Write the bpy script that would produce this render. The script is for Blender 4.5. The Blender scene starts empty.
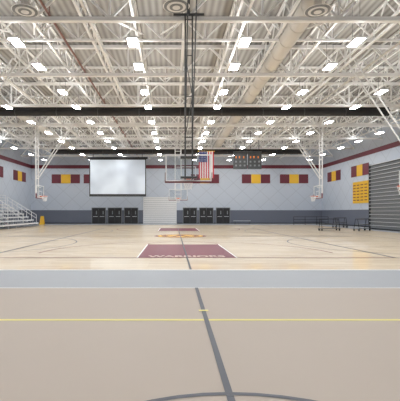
import bpy, math, random
from mathutils import Vector, Matrix
random.seed(4)
scene = bpy.context.scene
try:
    scene.view_settings.view_transform = 'Standard'
except Exception: pass

# ------------------------------------------------ materials
def mat(name, col, rough=0.6, metal=0.0, emit=0.0, ecol=None, noise=0.0, nscale=3.0, coat=0.0, spec=None):
    m = bpy.data.materials.new(name); m.use_nodes = True
    nt = m.node_tree; b = nt.nodes['Principled BSDF']
    c = (col[0], col[1], col[2], 1)
    b.inputs['Base Color'].default_value = c
    b.inputs['Roughness'].default_value = rough
    b.inputs['Metallic'].default_value = metal
    if coat: 
        b.inputs['Coat Weight'].default_value = coat
        b.inputs['Coat Roughness'].default_value = 0.12
    if spec is not None: b.inputs['Specular IOR Level'].default_value = spec
    if emit:
        b.inputs['Emission Color'].default_value = (*(ecol or col), 1)
        b.inputs['Emission Strength'].default_value = emit
    if noise:
        tc = nt.nodes.new('ShaderNodeTexCoord'); n = nt.nodes.new('ShaderNodeTexNoise')
        n.inputs['Scale'].default_value = nscale; n.inputs['Detail'].default_value = 4
        mx = nt.nodes.new('ShaderNodeMixRGB'); mx.inputs[1].default_value = c
        mx.inputs[2].default_value = (col[0]*(1-noise), col[1]*(1-noise), col[2]*(1-noise), 1)
        nt.links.new(tc.outputs['Object'], n.inputs['Vector'])
        nt.links.new(n.outputs['Fac'], mx.inputs[0]); nt.links.new(mx.outputs[0], b.inputs['Base Color'])
    return m

def math_node(nt, op, a, b=None):
    n = nt.nodes.new('ShaderNodeMath'); n.operation = op
    for i, v in enumerate((a, b)):
        if v is None: continue
        if isinstance(v, (int, float)): n.inputs[i].default_value = v
        else: nt.links.new(v, n.inputs[i])
    return n.outputs[0]

def wall_material():
    m = bpy.data.materials.new('painted_block_wall'); m.use_nodes = True
    nt = m.node_tree; b = nt.nodes['Principled BSDF']; b.inputs['Roughness'].default_value = 0.7
    tc = nt.nodes.new('ShaderNodeTexCoord'); sp = nt.nodes.new('ShaderNodeSeparateXYZ')
    nt.links.new(tc.outputs['Object'], sp.inputs[0])
    u = math_node(nt, 'ADD', sp.outputs[0], sp.outputs[1]); z = sp.outputs[2]
    def lines(s):
        f = math_node(nt, 'FRACT', math_node(nt, 'DIVIDE', s, 2.6))
        return math_node(nt, 'LESS_THAN', f, 0.05)
    a = lines(math_node(nt, 'ADD', u, math_node(nt, 'MULTIPLY', z, 1.1)))
    c = lines(math_node(nt, 'SUBTRACT', u, math_node(nt, 'MULTIPLY', z, 1.1)))
    l = math_node(nt, 'MAXIMUM', a, c)
    up = math_node(nt, 'GREATER_THAN', z, 1.95)
    l = math_node(nt, 'MULTIPLY', l, 0.22)
    m1 = nt.nodes.new('ShaderNodeMixRGB'); nt.links.new(l, m1.inputs[0])
    m1.inputs[1].default_value = (0.57, 0.62, 0.70, 1); m1.inputs[2].default_value = (0.25, 0.27, 0.31, 1)
    m2 = nt.nodes.new('ShaderNodeMixRGB'); nt.links.new(up, m2.inputs[0])
    m2.inputs[1].default_value = (0.15, 0.165, 0.21, 1); nt.links.new(m1.outputs[0], m2.inputs[2])
    nt.links.new(m2.outputs[0], b.inputs['Base Color'])
    return m

def wood_material():
    m = bpy.data.materials.new('maple_hardwood'); m.use_nodes = True
    nt = m.node_tree; b = nt.nodes['Principled BSDF']
    b.inputs['Roughness'].default_value = 0.45; b.inputs['Specular IOR Level'].default_value = 0.25
    b.inputs['Coat Weight'].default_value = 0.6; b.inputs['Coat Roughness'].default_value = 0.04
    tc = nt.nodes.new('ShaderNodeTexCoord'); br = nt.nodes.new('ShaderNodeTexBrick')
    nt.links.new(tc.outputs['Object'], br.inputs['Vector'])
    br.inputs['Color1'].default_value = (0.96, 0.81, 0.60, 1); br.inputs['Color2'].default_value = (0.81, 0.64, 0.44, 1)
    br.inputs['Mortar'].default_value = (0.74, 0.59, 0.42, 1)
    br.inputs['Scale'].default_value = 1.0; br.inputs['Brick Width'].default_value = 1.3
    br.inputs['Row Height'].default_value = 0.16; br.inputs['Mortar Size'].default_value = 0.003
    n = nt.nodes.new('ShaderNodeTexNoise'); n.inputs['Scale'].default_value = 0.5
    nt.links.new(tc.outputs['Object'], n.inputs['Vector'])
    mx = nt.nodes.new('ShaderNodeMixRGB'); mx.blend_type = 'MULTIPLY'; mx.inputs[0].default_value = 0.12
    nt.links.new(br.outputs['Color'], mx.inputs[1]); nt.links.new(n.outputs['Fac'], mx.inputs[2])
    nt.links.new(mx.outputs[0], b.inputs['Base Color'])
    return m

def deck_material():
    m = bpy.data.materials.new('corrugated_roof_deck'); m.use_nodes = True
    nt = m.node_tree; b = nt.nodes['Principled BSDF']; b.inputs['Roughness'].default_value = 0.75
    tc = nt.nodes.new('ShaderNodeTexCoord'); w = nt.nodes.new('ShaderNodeTexWave')
    w.wave_type = 'BANDS'; w.bands_direction = 'X'; w.inputs['Scale'].default_value = 1.0
    nt.links.new(tc.outputs['Object'], w.inputs['Vector'])
    cr = nt.nodes.new('ShaderNodeValToRGB')
    cr.color_ramp.elements[0].color = (0.27, 0.26, 0.245, 1); cr.color_ramp.elements[1].color = (0.44, 0.43, 0.41, 1)
    nt.links.new(w.outputs['Fac'], cr.inputs[0]); nt.links.new(cr.outputs[0], b.inputs['Base Color'])
    return m

def screen_material():
    m = bpy.data.materials.new('projected_image'); m.use_nodes = True
    nt = m.node_tree; b = nt.nodes['Principled BSDF']; b.inputs['Roughness'].default_value = 0.8
    tc = nt.nodes.new('ShaderNodeTexCoord'); n = nt.nodes.new('ShaderNodeTexNoise')
    n.inputs['Scale'].default_value = 0.35; n.inputs['Detail'].default_value = 1.5
    nt.links.new(tc.outputs['Object'], n.inputs['Vector'])
    cr = nt.nodes.new('ShaderNodeValToRGB'); e = cr.color_ramp.elements
    e[0].position = 0.34; e[0].color = (0.46, 0.51, 0.58, 1); e[1].position = 0.6; e[1].color = (0.62, 0.68, 0.75, 1)
    nt.links.new(n.outputs['Fac'], cr.inputs[0]); nt.links.new(cr.outputs[0], b.inputs['Base Color'])
    nt.links.new(cr.outputs[0], b.inputs['Emission Color']); b.inputs['Emission Strength'].default_value = 0.30
    return m

def glass_material():
    m = bpy.data.materials.new('backboard_glass'); m.use_nodes = True
    nt = m.node_tree; nt.nodes.clear()
    o = nt.nodes.new('ShaderNodeOutputMaterial'); mx = nt.nodes.new('ShaderNodeMixShader')
    t = nt.nodes.new('ShaderNodeBsdfTransparent'); t.inputs[0].default_value = (0.93, 0.95, 0.96, 1)
    g = nt.nodes.new('ShaderNodeBsdfGlossy'); g.inputs['Roughness'].default_value = 0.03
    mx.inputs[0].default_value = 0.06
    nt.links.new(t.outputs[0], mx.inputs[1]); nt.links.new(g.outputs[0], mx.inputs[2]); nt.links.new(mx.outputs[0], o.inputs[0])
    return m

M = dict(
 wall=wall_material(), wood=wood_material(), deck=deck_material(), screen=screen_material(), glass=glass_material(),
 tan=mat('tan_rubber_floor', (0.455, 0.385, 0.325), 0.5, noise=0.06, nscale=0.8, spec=0.35),
 grayfloor=mat('gray_rubber_floor', (0.35, 0.37, 0.40), 0.45, noise=0.06, nscale=1.0),
 white=mat('white_paint', (0.82, 0.82, 0.82), 0.5), steel=mat('painted_steel', (0.86, 0.855, 0.84), 0.55),
 black=mat('black_vinyl', (0.018, 0.018, 0.02), 0.5), dark=mat('dark_gray_metal', (0.06, 0.065, 0.07), 0.5),
 mid=mat('mid_gray', (0.22, 0.235, 0.25), 0.45), alu=mat('aluminium', (0.66, 0.68, 0.71), 0.35, 0.4),
 maroon=mat('maroon_paint', (0.15, 0.02, 0.035), 0.5), maroonf=mat('maroon_floor_paint', (0.22, 0.05, 0.07), 0.5, coat=0.3, spec=.2),
 letter=mat('faded_letter_paint', (0.62, 0.47, 0.40), 0.5),
 gold=mat('gold_paint', (0.85, 0.50, 0.03), 0.5), orange=mat('rim_orange', (0.85, 0.16, 0.03), 0.4),
 line=mat('charcoal_line', (0.085, 0.09, 0.11), 0.5), wline=mat('white_line', (0.85, 0.85, 0.83), 0.4),
 yline=mat('yellow_line', (0.80, 0.72, 0.22), 0.5), duct=mat('galvanised_duct', (0.64, 0.61, 0.56), 0.45),
 pipe=mat('red_brown_pipe', (0.25, 0.12, 0.10), 0.5), net=mat('net_cord', (0.85, 0.85, 0.85), 0.8),
 lamp=mat('led_panel', (1, 1, 1), 0.5, emit=68, ecol=(0.955, 0.98, 1.0)),
 ceilfill=mat('added_ceiling_fill', (1, 1, 1), 0.5, emit=46, ecol=(0.97, 0.985, 1.0)),  # added glow that brightens the ceiling, not an observed light source
 red=mat('flag_red', (0.6, 0.02, 0.04), 0.8), blue=mat('flag_blue', (0.02, 0.03, 0.17), 0.8),
 led=mat('score_led', (0.5, 0.12, 0.02), 0.5, emit=0.35, ecol=(1, 0.35, 0.05)),
 seat=mat('blue_gray_seat', (0.33, 0.37, 0.43), 0.5), rubber=mat('tyre_rubber', (0.03, 0.03, 0.03), 0.8),
)

# ------------------------------------------------ mesh builder
class MB:
    def __init__(s): s.v=[]; s.f=[]; s.m=[]; s.keys=[]; s.T=Matrix.Identity(4)
    def mi(s, k):
        if k not in s.keys: s.keys.append(k)
        return s.keys.index(k)
    def add(s, vs, fs, k):
        o=len(s.v); s.v += [tuple(s.T @ Vector(v)) for v in vs]
        s.f += [tuple(i+o for i in f) for f in fs]; s.m += [s.mi(k)]*len(fs)
    def box(s, x0,x1,y0,y1,z0,z1,k):
        s.add([(x0,y0,z0),(x1,y0,z0),(x1,y1,z0),(x0,y1,z0),(x0,y0,z1),(x1,y0,z1),(x1,y1,z1),(x0,y1,z1)],
              [(0,3,2,1),(4,5,6,7),(0,1,5,4),(1,2,6,5),(2,3,7,6),(3,0,4,7)],k)
    def cyl(s, p,q,r,k,n=8,r2=None,cap=True):
        p=Vector(p);q=Vector(q);d=(q-p).normalized();r2=r if r2 is None else r2
        a=Vector((0,0,1)) if abs(d.z)<0.9 else Vector((0,1,0))
        u=d.cross(a).normalized();w=d.cross(u)
        off=math.pi/4 if n==4 else 0
        vs=[];
        for c,rr in ((p,r),(q,r2)):
            for i in range(n):
                t=2*math.pi*i/n+off; vs.append(c+u*math.cos(t)*rr+w*math.sin(t)*rr)
        fs=[(i,(i+1)%n,n+(i+1)%n,n+i) for i in range(n)]
        if cap: fs += [tuple(range(n))[::-1], tuple(range(n,2*n))]
        s.add(vs,fs,k)
    def ring(s, cx,cy,z,r0,r1,k,a0=0,a1=360,n=48):
        vs=[];fs=[]
        for i in range(n+1):
            t=math.radians(a0+(a1-a0)*i/n)
            vs.append((cx+r0*math.cos(t),cy+r0*math.sin(t),z)); vs.append((cx+r1*math.cos(t),cy+r1*math.sin(t),z))
        for i in range(n): fs.append((2*i,2*i+1,2*i+3,2*i+2))
        s.add(vs,fs,k)
    def flat(s,x0,x1,y0,y1,z,k): s.add([(x0,y0,z),(x1,y0,z),(x1,y1,z),(x0,y1,z)],[(0,1,2,3)],k)
    def torus(s,c,R,r,k,n=28,m=8):
        vs=[];fs=[]
        for i in range(n):
            a=2*math.pi*i/n
            for j in range(m):
                b=2*math.pi*j/m; rr=R+r*math.cos(b)
                vs.append((c[0]+rr*math.cos(a),c[1]+rr*math.sin(a),c[2]+r*math.sin(b)))
        for i in range(n):
            for j in range(m):
                fs.append((i*m+j,((i+1)%n)*m+j,((i+1)%n)*m+(j+1)%m,i*m+(j+1)%m))
        s.add(vs,fs,k)
    def obj(s,name,parent=None):
        me=bpy.data.meshes.new(name); me.from_pydata(s.v,[],s.f)
        for k in s.keys: me.materials.append(M[k])
        me.polygons.foreach_set('material_index', s.m); me.update()
        o=bpy.data.objects.new(name,me); scene.collection.objects.link(o)
        if parent: o.parent=parent
        return o

# ------------------------------------------------ room shell
XL,XR,YB,YF,H = -21.1,21.1,-14.0,55.5,11.0
f=MB()
f.box(XL,XR,YB,8.45,-0.2,0,'tan'); f.box(XL,XR,8.45,11.07,-0.2,0,'grayfloor')
f.box(-17.6,17.6,11.07,50.0,-0.2,0,'wood'); f.box(XL,-17.6,11.07,50.0,-0.2,0,'grayfloor')
f.box(17.6,XR,11.07,50.0,-0.2,0,'grayfloor'); f.box(XL,XR,50.0,YF,-0.2,0,'grayfloor')
f.obj('floor')
for nm,b in (('wall_left',(XL-.3,XL,YB,YF)),('wall_right',(XR,XR+.3,YB,YF)),('wall_back',(XL-.3,XR+.3,YF,YF+.3)),('wall_front',(XL-.3,XR+.3,YB-.3,YB))):
    w=MB(); w.box(b[0],b[1],b[2],b[3],-0.2,H,'wall'); w.obj(nm)
c=MB(); c.box(XL-.3,XR+.3,YB-.3,YF+.3,H,H+.3,'deck'); c.obj('ceiling')
def trim(nm,args,k):
    t=MB(); t.box(*args,k); t.obj(nm)
trim('trim_1',(XL,XR,YF-.04,YF,8.0,8.5),'maroon')
trim('trim_2',(XR-.04,XR,YB,YF-.04,8.0,8.5),'maroon')
trim('trim_3',(XL,XL+.04,YB,YF-.04,8.0,8.5),'maroon')
trim('baseboard_back',(XL,XR,YF-.03,YF,0,.12),'black')
trim('baseboard_left',(XL,XL+.03,YB,YF-.03,0,.12),'black')
trim('baseboard_right',(XR-.03,XR,YB,YF-.03,0,.12),'black')

# ------------------------------------------------ floor markings
L=MB()
z1,z2,z3=0.004,0.007,0.010
# tan court
L.flat(-18.5,18.5,5.90,5.98,z1,'yline'); L.flat(-.035,.035,-8,8.45,z2,'line')
L.ring(0,1.70,z1,1.80,1.86,'line'); 
L.flat(-.08,.08,6.45,6.53,z3,'yline')
L.flat(-18.5,18.5,8.42,8.47,z1,'wline'); L.flat(-17.5,17.5,11.0,11.14,z1,'wline')
# main court
B0,B1=14.0,39.6; C=(B0+B1)/2; S=7.62
for y in (B0,B1): L.flat(-S,S,y-.05,y+.05,z2,'maroonf')
for x in (-S,S): L.flat(x-.06,x+.06,B0,B1,z2,'line')
L.flat(-S,S,C-.04,C+.04,z2,'maroonf')
L.flat(-.03,.03,11.1,B1,z3,'line')
for s,y in ((1,B0),(-1,B1)):
    ya,yb=sorted((y,y+s*5.8)); L.flat(-1.83,1.83,ya,yb,z1,'maroonf')
    L.ring(0,y+s*5.8,z2,1.79,1.85,'maroonf',0 if s>0 else 180,180 if s>0 else 360)
    L.ring(0,y+s*1.6,z2,5.97,6.05,'maroonf',0 if s>0 else 180,180 if s>0 else 360)
    for x in (-1.83,1.83): L.flat(x-.03,x+.03,ya,yb,z2,'wline')
L.ring(0,C,z1,1.0,1.83,'maroonf')
L.ring(0,C,z1,0,1.0,'gold'); L.ring(0,C,z2,1.35,1.6,'gold')
L.add([(-.7,C-.7,z2),(-.35,C-.7,z2),(0,C-.1,z2),(.35,C-.7,z2),(.7,C-.7,z2),(.15,C+.7,z2),(-.15,C+.7,z2)],[(0,1,2,6),(2,3,4,5),(2,5,6)],'maroonf')
# cross courts
for yc in (20.2,33.0):
    for y in (yc-6.2,yc+6.2): L.flat(-13.4,13.4,y-.04,y+.04,z1,'line')
    for s in (-1,1):
        L.flat(s*13.4-.04,s*13.4+.04,yc-6.2,yc+6.2,z1,'line')
        for dy in (-1.83,1.83): L.flat(min(s*7.6,s*13.4),max(s*7.6,s*13.4),yc+dy-.03,yc+dy+.03,z1,'line')
        L.ring(s*11.8,yc,z1,5.97,6.04,'line',90 if s>0 else -90,270 if s>0 else 90)
for y in (C-4.5, C+4.5): L.flat(-7.62,7.62,y-.02,y+.02,z1,'line')
L.obj('court_markings')
def text(name,body,x,y,size,k,rot=0):
    cu=bpy.data.curves.new(name,'FONT'); cu.body=body; cu.size=size; cu.align_x='CENTER'; cu.offset=0.025
    o=bpy.data.objects.new(name,cu); scene.collection.objects.link(o)
    bpy.context.view_layer.update()
    me=bpy.data.meshes.new_from_object(o); bpy.data.objects.remove(o)
    o=bpy.data.objects.new(name,me); scene.collection.objects.link(o); me.materials.clear(); me.materials.append(M[k])
    o.location=(x,y,z3); o.rotation_euler=(0,0,rot); return o
text('floor_lettering','WARRIORS',0,14.2,.60,'letter').scale=(.95,1.15,1)

# ------------------------------------------------ trusses
def truss(zb,zt,n,cr,wr):
    t=MB()
    t.box(XL,XR,-cr,cr,zb-cr,zb+cr*.6,'steel'); t.box(XL,XR,-cr,cr,zt-cr,zt+cr*.6,'steel')
    dx=(XR-XL)/n
    for i in range(n):
        x=XL+i*dx
        if i%2==0: t.cyl((x,0,zb),(x+dx,0,zt),wr,'steel',4)
        else: t.cyl((x,0,zt),(x+dx,0,zb),wr,'steel',4)
        if i%2==0 and i: t.cyl((x,0,zb),(x,0,zt),wr*.8,'steel',4)
    return t
o=truss(9.3,10.85,28,.10,.065).obj('roof_truss'); o.location.y=15.1
YT=[-9.2,-3.1,3.0,9.0,21.2,27.3,33.4,39.5,45.6,51.7]
for y in YT:
    p=bpy.data.objects.new('roof_truss',o.data); p.location.y=y; scene.collection.objects.link(p)
o=truss(9.85,10.85,42,.06,.045).obj('roof_purlin_truss'); o.location.y=18.15
for y in (12.05,24.2,30.3,36.4,42.5,48.6):
    p=bpy.data.objects.new('roof_purlin_truss',o.data); p.location.y=y; scene.collection.objects.link(p)
j=MB()
nj=19
for i in range(nj):
    x=XL+1.2+i*(XR-XL-2.4)/(nj-1)
    j.box(x-.055,x+.055,YB+.05,YF-.05,9.95,10.05,'steel'); j.box(x-.055,x+.055,YB+.05,YF-.05,10.88,10.97,'steel')
    y=8.0; k=0
    while y<YF-.9:
        a,b=(10.0,10.92) if k%2==0 else (10.92,10.0)
        j.cyl((x,y,a),(x,y+.8,b),.038,'steel',4,cap=False); y+=.8;k+=1
j.obj('roof_joists')
# diagonal sway braces between trusses
s=MB()
for y in (15.1,21.2,27.3,33.4,39.5,45.6):
    for i,x in enumerate((-18,-15,-12,-9,-6,-3,0,3.0,6,9,12,15,18)):
        sg=1 if i%2 else -1
        s.cyl((x,y,9.32),(x+sg*1.1,y+3.0,10.1),.04,'steel',4)
for x in (-16.4,-10.2,-3.9,2.4,8.6,14.9):
    s.box(x-.05,x+.05,YB+.1,YF-.1,9.40,9.50,'steel')
s.obj('sway_braces')

# ------------------------------------------------ ducts, pipes, diffusers
d=MB(); d.cyl((4.9,YB+.05,9.80),(4.9,YF-.05,9.80),.38,'duct',24)
y=YB+.5
while y<YF-.2: d.cyl((4.9,y,9.80),(4.9,y+.06,9.80),.405,'duct',24); y+=1.5
d.obj('air_duct')
d=MB(); d.cyl((-13.2,YB+.05,9.80),(-13.2,YF-.05,9.80),.33,'duct',24); d.obj('air_duct')
p=MB(); p.cyl((-5.4,YB+.05,9.46),(-5.4,YF-.05,9.46),.05,'pipe',8)
for y in YT+[15.1]: p.cyl((-5.4,y,9.46),(-5.4,y,9.8),.02,'pipe',6)
p.obj('sprinkler_pipe')
p=MB(); p.cyl((9.9,YB+.05,9.46),(9.9,YF-.05,9.46),.05,'duct',8)
for y in YT+[15.1]: p.cyl((9.9,y,9.46),(9.9,y,9.8),.02,'duct',6)
p.obj('conduit_pipe')
for x,y in ((-5.9,13.9),(4.75,13.9),(-.4,13.6),(-5.9,4),(4.75,4)):
    q=MB()
    for i in range(5):
        r=.48-.09*i; q.cyl((0,0,9.0+.025*i-.03*(i%2)),(0,0,9.06+.03*i),r,'white' if i%2==0 else 'dark',24,r2=r*.8)
    q.cyl((0,0,9.1),(0,0,9.39 if x==4.75 else 10.98),.14,'duct',12)
    for i in range(4): q.cyl((0,0,8.98-i*.012),(0,0,9.0-i*.012),.44-i*.1,'mid' if i%2==0 else 'white',24)
    oo=q.obj('ceiling_diffuser'); oo.location=(x,y,0)

# ------------------------------------------------ lights
h=MB()
rows=[-10,-4,1,6,11.5,16.1,18.8,22.8,26.0,30.4,34.6,38.6,42.6,47.6,52.4]
cols=[-18.2,-11.8,-7.1,-2.2,2.5,7.2,11.9,18.2]
for y in rows:
    for x in cols:
        z=8.8; a,b=.20,.40
        h.box(x-a-.03,x+a+.03,y-b-.03,y+b+.03,z+.02,z+.10,'white')
        h.add([(x-a,y-b,z+.015),(x-a,y+b,z+.015),(x+a,y+b,z+.015),(x+a,y-b,z+.015)],[(0,1,2,3)],'lamp')
        h.flat(x-.12,x+.12,y-.38,y+.38,z+.105,'ceilfill')  # added upward-glowing panel on the housing, fills light onto deck and trusses
        for sx in (-.16,.16):
            h.cyl((x+sx,y,z+.1),(x+sx,y,10.98),.008,'dark',4,cap=False)
h.obj('high_bay_lights')

# ------------------------------------------------ divider curtains (rolled up)
for yc in (27.9,46.3):
    q=MB(); q.cyl((-15.2,yc,8.95),(15.2,yc,8.95),.26,'black',16)
    q.box(-15.2,15.2,yc-.10,yc+.10,9.12,9.36,'black')
    x=-15
    while x<=15:
        q.cyl((x,yc,8.95),(x+.05,yc,8.95),.28,'dark',16); q.box(x,x+.06,yc-.03,yc+.03,9.3,10.98,'steel'); x+=3
    q.obj('divider_curtain')

# ------------------------------------------------ basketball hoops
def hoop(x,y,rot,brace,pole,pr_=.045,hw=.3):
    q=MB(); q.T=Matrix.Translation((x,y,0))@Matrix.Rotation(rot,4,'Z')
    W,z0,z1_=.915,2.90,3.97
    q.box(-W+.03,W-.03,-.012,.012,z0+.03,z1_-.03,'glass')
    fr='white'
    for a in (-W,W-.045): q.box(a,a+.045,-.03,.03,z0,z1_,fr)
    for a in (z0,z1_-.045): q.box(-W+.045,W-.045,-.03,.03,a,a+.045,fr)
    for a in (-.305,.265): q.box(a,a+.04,.013,.02,3.08,3.5,'white')
    q.box(-.265,.265,.013,.02,3.08,3.12,'white'); q.box(-.265,.265,.013,.02,3.46,3.5,'white')
    q.box(-W-.02,W+.02,-.05,.05,z0-.06,z0,'maroon'); 
    for a in (-W-.025,W): q.box(a,a+.025,-.05,.05,z0-.06,z0+.35,'maroon')
    q.torus((0,.40,3.05),.235,.016,'orange'); q.box(-.09,.09,.02,.18,2.98,3.06,'orange')
    n=12
    for i in range(n):
        for dlt in (1,-1):
            pr=None
            for lv,(r,zz) in enumerate(((.235,3.04),(.2,2.92),(.165,2.8),(.14,2.7),(.14,2.6))):
                t=2*math.pi*(i+dlt*lv*.5)/n; pt=(r*math.cos(t),.40+r*math.sin(t),zz)
                if pr: q.cyl(pr,pt,.008,'net',4,cap=False)
                pr=pt
    # support
    q.box(-.32,.32,-.24,-.03,3.0,3.08,pole); q.box(-.32,.32,-.24,-.03,3.79,3.87,pole)
    for sx in (-hw,hw):
        q.cyl((sx,-.26,2.95),(sx,-.26,9.4),pr_,pole,8)
        q.cyl((sx,-.26,4.6),(sx,-.26+brace,9.7),pr_*.75,pole,8)
    for zz in (4.6,6.2,7.8,9.2): q.cyl((-hw,-.26,zz),(hw,-.26,zz),pr_*.7,pole,8)
    q.cyl((-hw,-.26,4.6),(hw,-.26,6.2),.015,pole,6); q.cyl((hw,-.26,6.2),(-hw,-.26,7.8),.015,pole,6)
    q.cyl((-.6,-.26,9.4),(.6,-.26,9.4),.05,pole,8)
    q.cyl((0,-.26,9.4),(0,-.26,10.98),.05,pole,8); q.cyl((0,-.26+brace,9.7),(0,-.26+brace,10.98),.04,pole,8)
    q.cyl((-hw,-.26+brace,9.7),(hw,-.26+brace,9.7),.04,pole,8)
    return q.obj('basketball_hoop')
hoop(0.1,15.2,0,-3.5,'dark',.03,.14)
hoop(0,38.2,math.pi,-3.0,'white')
for y in (20.2,33.0):
    hoop(-12.0,y,-math.pi/2,3.4,'white',.055); hoop(12.0,y,math.pi/2,3.4,'white',.055)

# ------------------------------------------------ screen, scoreboard, flag
q=MB(); X0,X1,YS=-11.35,-4.0,49.5
q.box(X0-.2,X1+.2,YS-.15,YS+.15,8.55,8.78,'black')
q.box(X0,X1,YS-.02,YS+.02,3.75,8.55,'black')
q.add([(X0+.12,YS-.025,4.0),(X1-.12,YS-.025,4.0),(X1-.12,YS-.025,8.45),(X0+.12,YS-.025,8.45)],[(0,1,2,3)],'screen')
q.cyl((X0,YS,3.75),(X1,YS,3.75),.06,'dark',8)
for x in (X0+.5,X1-.5): q.cyl((x,YS,8.7),(x,YS,10.98),.03,'dark',6)
q.obj('projection_screen')
q=MB()
for a,b in ((6.6,8.2),(8.3,9.9)):
    q.box(a,b,44.9,45.1,6.75,8.75,'dark'); q.box(a-.03,b+.03,44.95,45.12,8.75,8.82,'mid')
    for dx in (.3,.7,1.2):
        q.box(a+dx-.07,a+dx+.07,44.88,44.9,8.0,8.25,'led')
    for zz in (7.05,7.5):
        for dx in (.3,.8,1.3): q.box(a+dx-.1,a+dx+.1,44.88,44.9,zz,zz+.2,'mid')
    q.cyl((a+.3,45,8.8),(a+.3,45,10.98),.03,'dark',6); q.cyl((b-.3,45,8.8),(b-.3,45,10.98),.03,'dark',6)
q.obj('scoreboard')
q=MB(); fx0,fw,fy,ft,fh=2.05,1.5,38.0,7.7,2.65
for i in range(13):
    a=fx0+fw*i/13; q.box(a,a+fw/13,fy-.01+.02*math.sin(i),fy+.01+.02*math.sin(i),ft-fh,ft,'red' if i%2==0 else 'white')
q.box(fx0-.01,fx0+fw*7/13,fy-.06,fy+.04,ft-1.06,ft+.005,'blue')
for r in range(6):
    for cidx in range(5):
        sx=fx0+.08+cidx*.15; sz=ft-.12-r*.165; e=.04
        q.add([(sx-e,fy-.065,sz),(sx,fy-.065,sz-e),(sx+e,fy-.065,sz),(sx,fy-.065,sz+e)],[(0,1,2,3)],'white')
q.cyl((fx0-.1,fy,ft+.02),(fx0+fw+.1,fy,ft+.02),.03,'gold',8)
for x in (fx0+.1,fx0+fw-.1): q.cyl((x,fy,ft),(x,fy,10.98),.012,'dark',6)
q.obj('national_flag')

# ------------------------------------------------ wall banners
def banner(cx,cy,axis,order='mgm'):
    q=MB(); w=1.38
    for i,ch in enumerate(order):
        o0=(i-len(order)/2)*w; k='maroon' if ch=='m' else 'gold'
        if axis=='x': q.box(cx+o0+.02,cx+o0+w-.02,cy-.05,cy,5.85,7.15,k)
        else:
            a,b=sorted((cx,cx+axis*.05)); q.box(a,b,cy+o0+.02,cy+o0+w-.02,5.85,7.15,k)
    q.obj('wall_banner')
for px in (66,98,205,256,294):
    banner((px-173)/6.88-.52,YF,'x')
for yy in (51.3,44.2): banner(XR,yy,-1)
for yy in (51.3,44.2,37,30): banner(XL,yy,1)
q=MB(); q.box(XR-.06,XR,42.2,45.8,2.7,5.2,'gold')
for zz in (3.0,3.35,3.7,4.05,4.4,4.75):
    for yy in (42.4,43.3,44.2,45.1): q.box(XR-.07,XR-.06,yy,yy+.6,zz,zz+.1,'maroon')
q.obj('record_board')

# ------------------------------------------------ doors
n=0; YD=YF-.035
for px in (99,115,131.3,190,206.3,223):
    n+=1; cx=(px-173)/6.88-.52; q=MB(); W=.96
    q.box(cx-W-.08,cx-W,YD-.1,YD,0,2.25,'mid'); q.box(cx+W,cx+W+.08,YD-.1,YD,0,2.25,'mid'); q.box(cx-W-.08,cx+W+.08,YD-.1,YD,2.25,2.33,'mid')
    for a,b in ((cx-W,cx-.01),(cx+.01,cx+W)):
        q.box(a,b,YD-.07,YD,0.01,2.25,'black')
        q.box(a+.15,b-.15,YD-.11,YD-.07,1.0,1.06,'alu')
        q.box((a+b)/2+.08,(a+b)/2+.22,YD-.075,YD-.07,1.35,1.85,'mid')
    q.obj('door_%d'%n)
q=MB(); a,b=(144-173)/6.88-.52,(176-173)/6.88-.52
for i in range(12): q.box(a,b,YD-.10,YD-.02,.02+i*.305,.02+i*.305+.28,'white')
q.box(a,b,YD-.05,YD,0,3.7,'mid'); q.box(a-.1,a,YD-.14,YD,0,3.8,'white'); q.box(b,b+.1,YD-.14,YD,0,3.8,'white'); q.box(a-.1,b+.1,YD-.14,YD,3.68,3.85,'white')
q.obj('roll_up_door')

# ------------------------------------------------ folded bleachers right
q=MB(); xf=18.9
for sec in range(5):
    ya=37.8-6.0*(sec+1)+.06; yb=37.8-6.0*sec
    nrow=18; dz=6.2/nrow
    q.box(xf+.35,XR-.08,ya,yb,0.0,6.3,'dark')
    for i in range(nrow):
        z=.12+i*dz
        q.box(xf+.10,xf+.36,ya,yb,z,z+dz*.62,'mid'); q.box(xf-.02,xf+.34,ya,yb,z+dz*.66,z+dz*.92,'dark')
        q.box(xf-.05,xf-.02,ya,yb,z+dz*.72,z+dz*.9,'alu')
    for yy in (ya,yb-.08): q.box(xf-.06,xf+.36,yy,yy+.08,0,6.35,'dark')
q.obj('folded_bleachers')
# ------------------------------------------------ extended bleachers left
q=MB(); rows_n=7; xf=-16.7; tread=.58; rise=.36
for i in range(rows_n):
    x1=xf-i*tread; zz=.4+i*rise
    q.box(x1-.28,x1,30,46,zz,zz+.05,'alu'); q.box(x1-.03,x1-.005,30,46,zz-.1,zz,'white')
    q.box(x1-tread,x1-.30,30,46,zz-.1,zz-.06,'seat')
    y=30
    while y<=46.01:
        q.box(x1-.2,x1-.15,y-.03,y+.03,0,zz,'alu')
        if i<rows_n-1: q.cyl((x1-.15,y,.15),(x1-tread-.15,y,zz+rise-.05),.02,'alu',6)
        y+=2
xb=xf-rows_n*tread
for y in (30.05,34,38,42,45.95):
    for i in range(rows_n):
        x1=xf-i*tread; q.cyl((x1-.25,y,.4+i*rise),(x1-.25,y,1.35+i*rise),.03,'white',6)
    for hh in (.55,.95): q.cyl((xf-.25,y,.4+hh),(xf-.25-(rows_n-1)*tread,y,.4+hh+(rows_n-1)*rise),.03,'white',6)
zt=.4+(rows_n-1)*rise
for hh in (.5,.8,1.1):
    q.cyl((xb+.1,30,zt+hh),(xb+.1,46,zt+hh),.025,'white',6)
y=30
while y<=46.01: q.cyl((xb+.1,y,0),(xb+.1,y,zt+1.1),.03,'white',6); y+=2
q.obj('bleachers')

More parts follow.
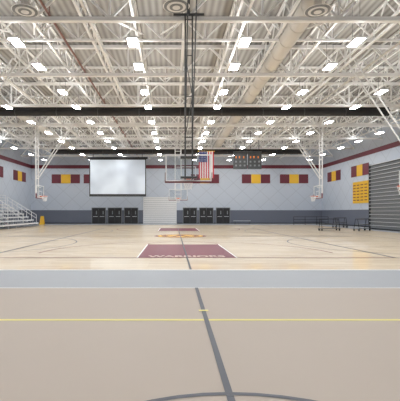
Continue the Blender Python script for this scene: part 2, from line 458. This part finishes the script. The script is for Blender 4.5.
# ------------------------------------------------ small things
def cart(x,y,rot,w=1.9):
    q=MB(); q.T=Matrix.Translation((x,y,0))@Matrix.Rotation(rot,4,'Z')
    q.box(-w/2,w/2,-.3,.3,.16,.2,'dark')
    for sx in (-w/2+.1,w/2-.1):
        for sy in (-.24,.24):
            q.cyl((sx-.03,sy,.08),(sx+.03,sy,.08),.08,'rubber',12); q.box(sx-.02,sx+.02,sy-.02,sy+.02,.08,.17,'dark')
        for sy in (-.26,.26): q.cyl((sx,sy,.18),(sx,sy*.4,1.05),.025,'black',6)
        q.cyl((sx,-.12,1.05),(sx,.12,1.05),.025,'black',6)
    q.cyl((-w/2,0,1.05),(w/2,0,1.05),.03,'black',8)
    q.cyl((-w/2+.1,-.2,.55),(w/2-.1,-.2,.55),.025,'black',6); q.cyl((-w/2+.1,.2,.55),(w/2-.1,.2,.55),.025,'black',6)
    q.box(-w/2+.12,w/2-.12,-.18,.18,.56,.60,'mid')
    return q.obj('equipment_cart')
cart(13.6,34.5,0.15); cart(16.4,34.2,0.5,1.7); cart(17.4,41,0.3,1.6)
def rail(x0,x1,y):
    q=MB(); k=int((x1-x0)/1.4); 
    for hh in (.35,.7,1.05): q.cyl((x0,y,hh),(x1,y,hh),.03,'black',6)
    for i in range(k+1):
        xx=x0+(x1-x0)*i/k; q.cyl((xx,y,0),(xx,y,1.05),.03,'black',6); q.box(xx-.03,xx+.03,y-.25,y+.25,0,.04,'black')
    q.obj('barrier_railing')
rail(15.6,20.2,51)
# bench
q=MB(); q.box(8,10.4,53.6,54,.42,.47,'alu')
for x in (8.2,10.2): q.box(x-.03,x+.03,53.65,53.95,0,.42,'dark')
q.obj('bench')
# folding floor sign
q=MB(); sx,sy=-17.9,50.8
q.add([(sx-.3,sy-.25,0),(sx+.3,sy-.25,0),(sx+.22,sy,1.1),(sx-.22,sy,1.1)],[(0,1,2,3)],'gold')
q.add([(sx-.3,sy+.25,0),(sx+.3,sy+.25,0),(sx+.22,sy,1.1),(sx-.22,sy,1.1)],[(0,3,2,1)],'gold')
q.box(sx-.22,sx+.22,sy-.03,sy+.03,1.08,1.14,'gold'); q.obj('floor_sign')

# ------------------------------------------------ world + camera
w=bpy.data.worlds.new('world'); scene.world=w; w.use_nodes=True
w.node_tree.nodes['Background'].inputs[0].default_value=(.8,.85,.9,1); w.node_tree.nodes['Background'].inputs[1].default_value=.3
cd=bpy.data.cameras.new('camera'); cam=bpy.data.objects.new('camera',cd); scene.collection.objects.link(cam)
cam.location=(-.52,0,1.68); cam.rotation_euler=(math.pi/2,0,0)
cd.sensor_width=36; cd.lens=34.3; cd.shift_x=27/400; cd.shift_y=11.5/400; cd.clip_end=200; cd.clip_start=.05
scene.camera=cam
